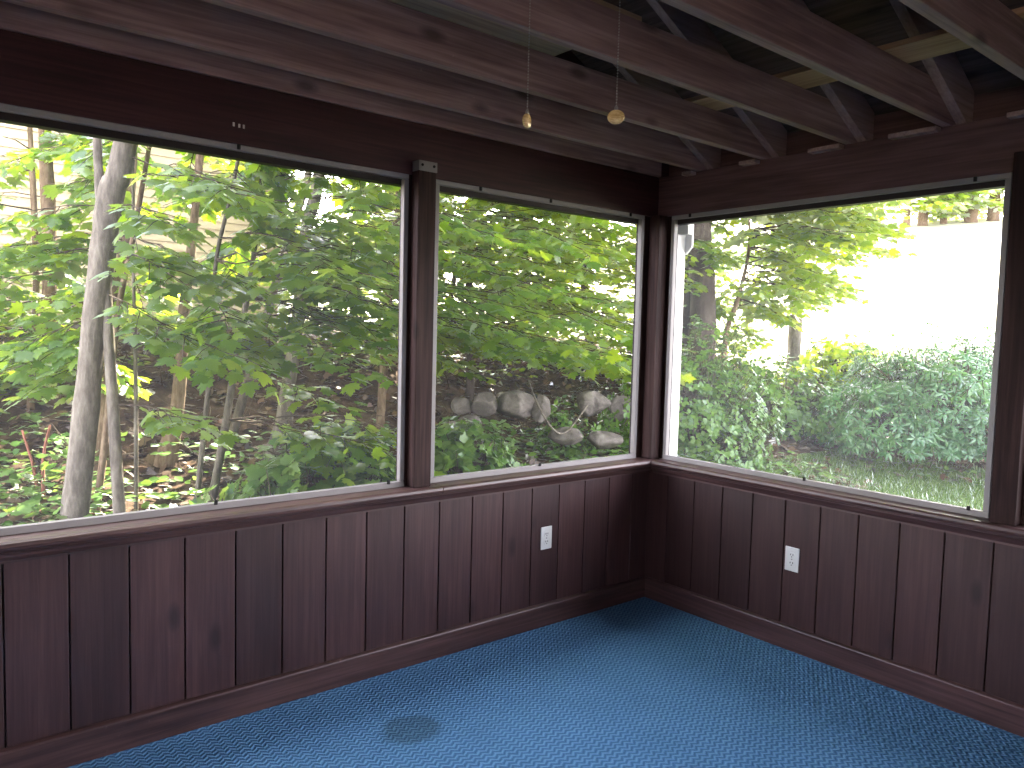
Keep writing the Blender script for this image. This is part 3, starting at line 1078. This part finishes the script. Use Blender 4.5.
# background crowns
n_s = 0
while n_s < 470:
    px, row = R.uniform(230, 680), R.uniform(60, 380)
    if 300 < px < 345 and 150 < row < 225:
        continue
    depth = R.uniform(7.8, 12.5)
    ts = [bt1, bt2, t11, t9]
    tip = at(px, row, depth)
    if in_shaft(tip) or tip.z < ground_z(tip.x, tip.y) + .5:
        continue
    c, q, r_, tr_ = min(((*t.near(tip), t) for t in ts), key=lambda z: z[0])
    d = tip - q
    if d.length < .3 or d.length > 4.5:
        continue
    spray(tr_.L, tr_.W, q, tip, .105, R.randint(7, 10), .10, .010)
    n_s += 1


def dens_r(px, row):
    if px < 722 and row < 300:
        return .3
    if row < 255:
        return 1.0 if px < 900 else .0
    if row < 300:
        return .9 if 722 < px < 850 else (.45 if px < 915 and row < 285 else 0)
    if px < 740:
        return .6
    if 765 < px < 835 and row < 322:
        return .6
    if 745 < px < 765 and row > 300:
        return .15
    return 0


n_s = 0
while n_s < 260:
    px, row = R.uniform(660, 930), R.uniform(60, 385)
    if R.random() > dens_r(px, row):
        continue
    depth = R.uniform(8.5, 13)
    tip = at(px, row, depth)
    if tip.z < ground_z(tip.x, tip.y) + .2:
        continue
    c, q, r_, tr_ = min(((*t.near(tip), t) for t in (t10, t12, t13)), key=lambda z: z[0])
    d = tip - q
    if d.length < .3 or d.length > 5.5:
        continue
    spray(tr_.L, tr_.W, q, tip, .13, R.randint(7, 10), .10, .011)
    n_s += 1
# upper crowns, out of view, filled in to block sun from the porch
for t, n, rad_, zlo, zhi in ((t10, 90, 3.2, 4.0, 9.0), (t12, 270, 3.7, 4.5, 10), (t11, 70, 2.5, 5.0, 8.8), (t8, 40, 2.3, 4.6, 8.0), (t14, 300, 3.7, 3.9, 8.5)):
    base = Vector(t.trunks[0][0][-1])
    for k in range(n):
        a = R.uniform(0, 6.283)
        rr_ = rad_ * math.sqrt(R.random())
        z = R.uniform(zlo, zhi)
        tip = Vector((base.x + rr_ * math.cos(a), base.y + rr_ * math.sin(a), z))
        c, q, r_ = t.near(tip)
        if (tip - q).length < .3 or in_shaft(tip, .6):
            continue
        spray(t.L, t.W, q, tip, .17, 10, .08, .012)
for t in trees:
    t.done()

# ------------------------------------------------------------------ far trees at the top of the slope
for k, (px, wd, lab) in enumerate(((907, 6, 'slim tree at the top of the pale slope, leftmost of the row'), (923, 8, 'leaning tree at the top of the pale slope, second of the row'),
                                   (944, 6, 'thin reddish tree at the top of the pale slope, third of the row'), (971, 11, 'stout tree at the top of the pale slope, fourth of the row'),
                                   (993, 10, 'double looking tree at the top of the slope beside the right post'))):
    depth = 34 + k * .4
    b = at(px, 217, depth)
    b.z = ground_z(b.x, b.y)
    r_ = wd * depth / F_PX / 2
    ptz = [(b.x, b.y, b.z - .1), (b.x + R.uniform(-.15, .15), b.y, b.z + 2), (b.x + R.uniform(-.4, .4), b.y, b.z + 5), (b.x, b.y, b.z + 9)]
    t = Tree('shade_tree', lab, [(ptz, [r_ * 1.2, r_, r_ * .8, r_ * .3])], M['bark_brown'], M['maple_far'], 'trees at the top of the slope', .30, (SIMPLE_V, SIMPLE_F))
    for q in range(110):
        a = R.uniform(0, 6.283)
        rr_ = 2.2 * math.sqrt(R.random())
        tip = Vector((b.x + rr_ * math.cos(a), b.y + rr_ * math.sin(a), b.z + R.uniform(.7, 8)))
        c, qq, _ = t.near(tip)
        spray(t.L, t.W, qq, tip, .30, 9, .05, .02)
    t.done()


# ------------------------------------------------------------------ shrubs
def mound(name, label, c, rx, ry, h, n, leafmat, tmpl, leaf, per, droop, group='shrubs outside the right window', bump=.16):
    z0 = ground_z(c[0], c[1])
    e = empty(name, (c[0], c[1], z0), label, 'shrub', group)
    L = Leaves(*tmpl)
    T = MB()
    for k in range(14):
        a = R.uniform(0, 6.283)
        f_ = R.uniform(.2, .8)
        p1 = Vector((c[0] + rx * f_ * math.cos(a), c[1] + ry * f_ * math.sin(a), z0 + h * R.uniform(.5, .85)))
        b = Vector((c[0] + R.uniform(-.25, .25) * rx, c[1] + R.uniform(-.25, .25) * ry, z0 - .05))
        T.tube([b, b.lerp(p1, .5) + UP * .15, p1], [.022, .015, .006], 6)
    for k in range(n):
        a = R.uniform(0, 6.283)
        ph = math.acos(R.uniform(-.05, 1))
        nrm = Vector((math.sin(ph) * math.cos(a), math.sin(ph) * math.sin(a), math.cos(ph)))
        lump = 1 + bump * (math.sin(a * 3 + ph * 4) + math.sin(a * 5.3 - ph * 6.1) * .7)
        d_ = R.uniform(.72, 1.06) * lump
        p = Vector((c[0] + rx * nrm.x * d_, c[1] + ry * nrm.y * d_, z0 + .03 + h * max(.02, nrm.z) * d_))
        g = ground_z(p.x, p.y)
        if p.z < g + .06:
            p.z = g + R.uniform(.06, .25)
        ax = (nrm + UP * .4 + rv(.3)).normalized()
        T.tube([p - ax * .22, p], [.004, .0025], 4, False)
        s1 = ax.cross(Vector((.3, .9, .2))).normalized()
        s2 = ax.cross(s1)
        for q in range(per):
            th = 6.283 * (q + R.random() * .5) / per
            ld = (s1 * math.cos(th) + s2 * math.sin(th) + ax * R.uniform(.05, .7) - UP * R.uniform(.1, droop)).normalized()
            L.add(p + ld * .01, ld, ax + rv(.25), leaf * R.uniform(.7, 1.25))
    T.obj('stems', M['twig'], e, True)
    L.obj('foliage', leafmat, e)


def on_ground(px, depth):
    p = at(px, 384, depth)
    return (p.x, p.y)


mound('shrub', 'large dense shrub mound of narrow drooping leaves filling the right of the right window', on_ground(945, 9.7), 1.75, 1.4, 1.22, 3300, M['shrub_leaf'], (LANCE_V, LANCE_F), .088, 7, .7)
mound('shrub', 'leafy shrub at the foot of the dark double trunk in the right window', on_ground(690, 8.2), .9, .8, 1.35, 1400, M['under_leaf'], (OVAL_V, OVAL_F), .056, 6, .5)
mound('shrub', 'low shrub below the straight grey trunk in the right window', on_ground(778, 10.0), 1.2, .7, .85, 560, M['under_leaf'], (OVAL_V, OVAL_F), .075, 6, .5)
mound('shrub', 'yellowish shrub behind the large mound, in front of the pale slope', on_ground(845, 12.0), 1.2, .7, .62, 300, M['maple_far'], (OVAL_V, OVAL_F), .11, 6, .5)
mound('shrub', 'low leafy shrub at the bottom right of the big left window', on_ground(335, 5.2), .75, .5, .55, 320, M['under_leaf'], (SIMPLE_V, SIMPLE_F), .085, 6, .5, 'shrubs outside the left windows')
mound('shrub', 'bright green low shrub beside the middle post under the stone wall', on_ground(468, 6.2), .5, .4, .55, 200, M['under_leaf'], (SIMPLE_V, SIMPLE_F), .085, 6, .5, 'shrubs outside the left windows')
mound('shrub', 'small leafy shrub growing in front of the stone wall gap', on_ground(566, 7.6), .3, .25, .5, 110, M['under_leaf'], (OVAL_V, OVAL_F), .06, 6, .5, 'shrubs outside the left windows')


# ground cover, litter, grass and brambles: nobody could count these
def scatter(name, label, cat, n, region, mat, tmpl, leaf, lift, flat, per=1):
    L = Leaves(*tmpl)
    k = 0
    while k < n:
        x, y = region()
        z = ground_z(x, y)
        hh = R.uniform(*lift)
        for q in range(per):
            a = R.uniform(0, 6.283)
            ax = Vector((math.cos(a), math.sin(a), R.uniform(-.2, .5) if not flat else R.uniform(-.15, .25)))
            L.add((x + R.gauss(0, leaf * .7) * (per > 1), y + R.gauss(0, leaf * .7) * (per > 1), z + hh), ax, UP + rv(.35 if not flat else .5), leaf * R.uniform(.6, 1.3))
        k += 1
    return tag(L.obj(name, mat), label, cat, None, 'stuff')


def reg_bank():
    return R.uniform(-6.5, 5.0), R.uniform(1.0, 6.2)


def reg_low():
    return R.uniform(-6, 4.2), R.triangular(.5, 3.8, 1.8)


def reg_right():
    while True:
        x, y = R.uniform(1.5, 9), R.uniform(.3, 6)
        if 5.4 < qf(x, y) < 9:
            return x, y


def reg_lawn():
    while True:
        x, y = R.uniform(2.5, 7.2), R.uniform(-1.2, 2.0)
        if is_lawn(x, y) and qf(x, y) > 3.0:
            return x, y


scatter('fallen_leaves', 'brown fallen leaves covering the woodland bank', 'leaf litter', 9000, reg_bank, M['litter'], (SIMPLE_V, SIMPLE_F), .10, (.005, .03), True)
scatter('fallen_leaves', 'dry leaves and debris under the shrubs at the lawn edge', 'leaf litter', 2500, reg_right, M['litter'], (SIMPLE_V, SIMPLE_F), .10, (.005, .03), True)
scatter('undergrowth', 'leafy green undergrowth at the foot of the trees', 'undergrowth', 1500, reg_low, M['under_leaf'], (OVAL_V, OVAL_F), .075, (.04, .26), False, 5)
scatter('undergrowth', 'taller green plants at the left around the brown trunks', 'undergrowth', 600, lambda: (R.uniform(-5.5, -2.2), R.uniform(1.2, 4.6)), M['under_leaf'], (SIMPLE_V, SIMPLE_F), .08, (.05, .32), False, 4)
scatter('undergrowth', 'tall leafy growth along the top of the bank', 'undergrowth', 1500, lambda: (R.uniform(-5, 4.5), R.uniform(4.3, 6.3)), M['maple_far'], (OVAL_V, OVAL_F), .085, (.08, .75), False, 5)
scatter('undergrowth', 'low weeds between the lawn and the shrubs', 'undergrowth', 350, reg_right, M['under_leaf'], (OVAL_V, OVAL_F), .07, (.03, .25), False, 5)
L = Leaves(BLADE_V, BLADE_F)
for k in range(9000):
    x, y = reg_lawn()
    L.add((x, y, ground_z(x, y) - .005), Vector((R.gauss(0, .45), R.gauss(0, .45), 1)), Vector((R.gauss(0, 1), R.gauss(0, 1), .2)), R.uniform(.05, .11))
tag(L.obj('grass', M['grass']), 'short green grass on the narrow lawn', 'grass', None, 'stuff')
T = MB()
for k in range(300):
    x, y = R.uniform(-2.5, 4.5), R.uniform(3.0, 5.6)
    z = ground_z(x, y)
    a = R.uniform(0, 6.283)
    ln = R.uniform(.3, .9)
    p0 = Vector((x, y, z + R.uniform(0, .05)))
    p2 = p0 + Vector((math.cos(a) * ln, math.sin(a) * ln * .5, R.uniform(-.1, .35)))
    T.tube([p0, (p0 + p2) / 2 + UP * R.uniform(.02, .2), p2], [.005, .004, .002], 4, False)
tag(T.obj('brambles', M['twig']), 'tangle of bare twigs and brambles on the bank', 'brambles', None, 'stuff')
T = MB()
vp = [at(528, 380, 7.2), at(538, 405, 7.0), at(552, 428, 6.9), at(566, 432, 7.0), at(588, 405, 7.1)]
vp[0].z += .0
P2, R2 = refine(vp, [.008, .009, .009, .008, .006], 6)
tag(T.tube(P2, R2, 7).obj('curved_vine', M['bark_grey'], None, True), 'pale curved vine looping in front of the stone wall', 'vine')


# ------------------------------------------------------------------ field stones of the retaining wall
def boulder(px, row, depth, wpx, hpx, label, seed):
    c = at(px, row, depth)
    sx, sz = wpx * depth / F_PX / 2, hpx * depth / F_PX / 2
    bm = bmesh.new()
    bmesh.ops.create_icosphere(bm, subdivisions=4, radius=1)
    rr = random.Random(seed)
    ks = [(Vector((rr.gauss(0, 1), rr.gauss(0, 1), rr.gauss(0, 1))).normalized(), rr.uniform(.62, .9)) for _ in range(9)]
    yaw = math.radians(-40) + rr.uniform(-.3, .3)
    for v in bm.verts:
        p = v.co.copy()
        for nrm, lim in ks:                       # knock flat facets into the ball
            d = p.dot(nrm)
            if d > lim:
                p -= nrm * (d - lim) * .85
        p += v.co * .04 * math.sin(7 * v.co.x + seed) * math.sin(6 * v.co.y) * math.sin(8 * v.co.z)
        v.co = Vector((p.x * sx * 1.12, p.y * sx * .8, p.z * sz * 1.12))
    bmesh.ops.rotate(bm, verts=bm.verts, cent=(0, 0, 0), matrix=Matrix.Rotation(yaw, 3, 'Z'))
    m_ = MB()
    m_.v = [tuple(v.co + c) for v in bm.verts]
    bm.verts.index_update()
    m_.f = [[v.index for v in f.verts] for f in bm.faces]
    bm.free()
    o = m_.obj('field_stone', M['stone'], None, True, tuple(c))
    tag(o, label, 'stone', 'stones of the retaining wall')


ST = [(462, 406, 7.3, 20, 20, 'small pale stone at the left end of the stone wall, beside the post'),
      (485, 404, 7.3, 30, 22, 'rounded pale stone in the top row, second from the left end'),
      (516, 405, 7.4, 40, 26, 'widest flat faced stone in the top row of the wall'),
      (541, 409, 7.4, 18, 26, 'narrow grey stone tucked right of the widest flat stone'),
      (592, 404, 7.6, 34, 24, 'broad smooth stone at the right of the top row'),
      (621, 410, 7.7, 24, 26, 'shaded stone beside the corner post side of the wall'),
      (470, 424, 7.0, 24, 18, 'low stone under the small pale stone near the post'),
      (452, 430, 6.9, 20, 16, 'lowest stone half hidden by weeds beside the middle post'),
      (567, 436, 7.1, 34, 16, 'low mossy stone in the bottom row, below the curved vine'),
      (604, 440, 7.2, 36, 18, 'mossy stone at the bottom right of the wall')]
for i, s_ in enumerate(ST):
    boulder(*s_, seed=31 + i)

# ------------------------------------------------------------------ neighbour's house with lap siding
hb = (-1.46, 7.0, 1.3)
e = empty('neighbour_house', hb, 'cream lap sided house behind the trees at the left', 'house')


def siding(x0, x1, y, z0, z1):
    m_ = MB()
    z = z0
    while z < z1:
        m_.add([(x0, y - .018, z), (x1, y - .018, z), (x1, y - .003, z + .104), (x0, y - .003, z + .104), (x0, y, z), (x1, y, z)],
               [(0, 1, 2, 3), (0, 4, 5, 1)])
        z += .102
    m_.box((x0, y, z0), (x1, y + .12, z1))
    return m_


siding(-9.0, -1.46, 7.0, 1.45, 6.2).obj('siding_wall', M['siding'], e)
siding(-1.34, .85, 7.25, 1.45, 6.2).obj('siding_wall', M['siding'], e)
MB().box((-1.465, 6.965, 1.42), (-1.335, 7.40, 6.2), .004).obj('corner_board', M['white'], e)
MB().box((.78, 7.21, 1.42), (.90, 7.40, 6.2), .004).obj('corner_board', M['white'], e)
MB().box((-9.0, 7.0, .9), (.86, 7.5, 1.45)).obj('foundation', M['stone'], e)
MB().prism([(6.5, 6.1), (10.5, 8.6), (14.5, 6.1), (14.5, 6.3), (10.5, 8.8), (6.5, 6.3)], 'x', -9.3, 1.2).obj('roof', M['shingle'], e)
MB().box((-9.0, 7.5, .9), (.85, 14, 6.1)).obj('main_block', M['siding'], e)
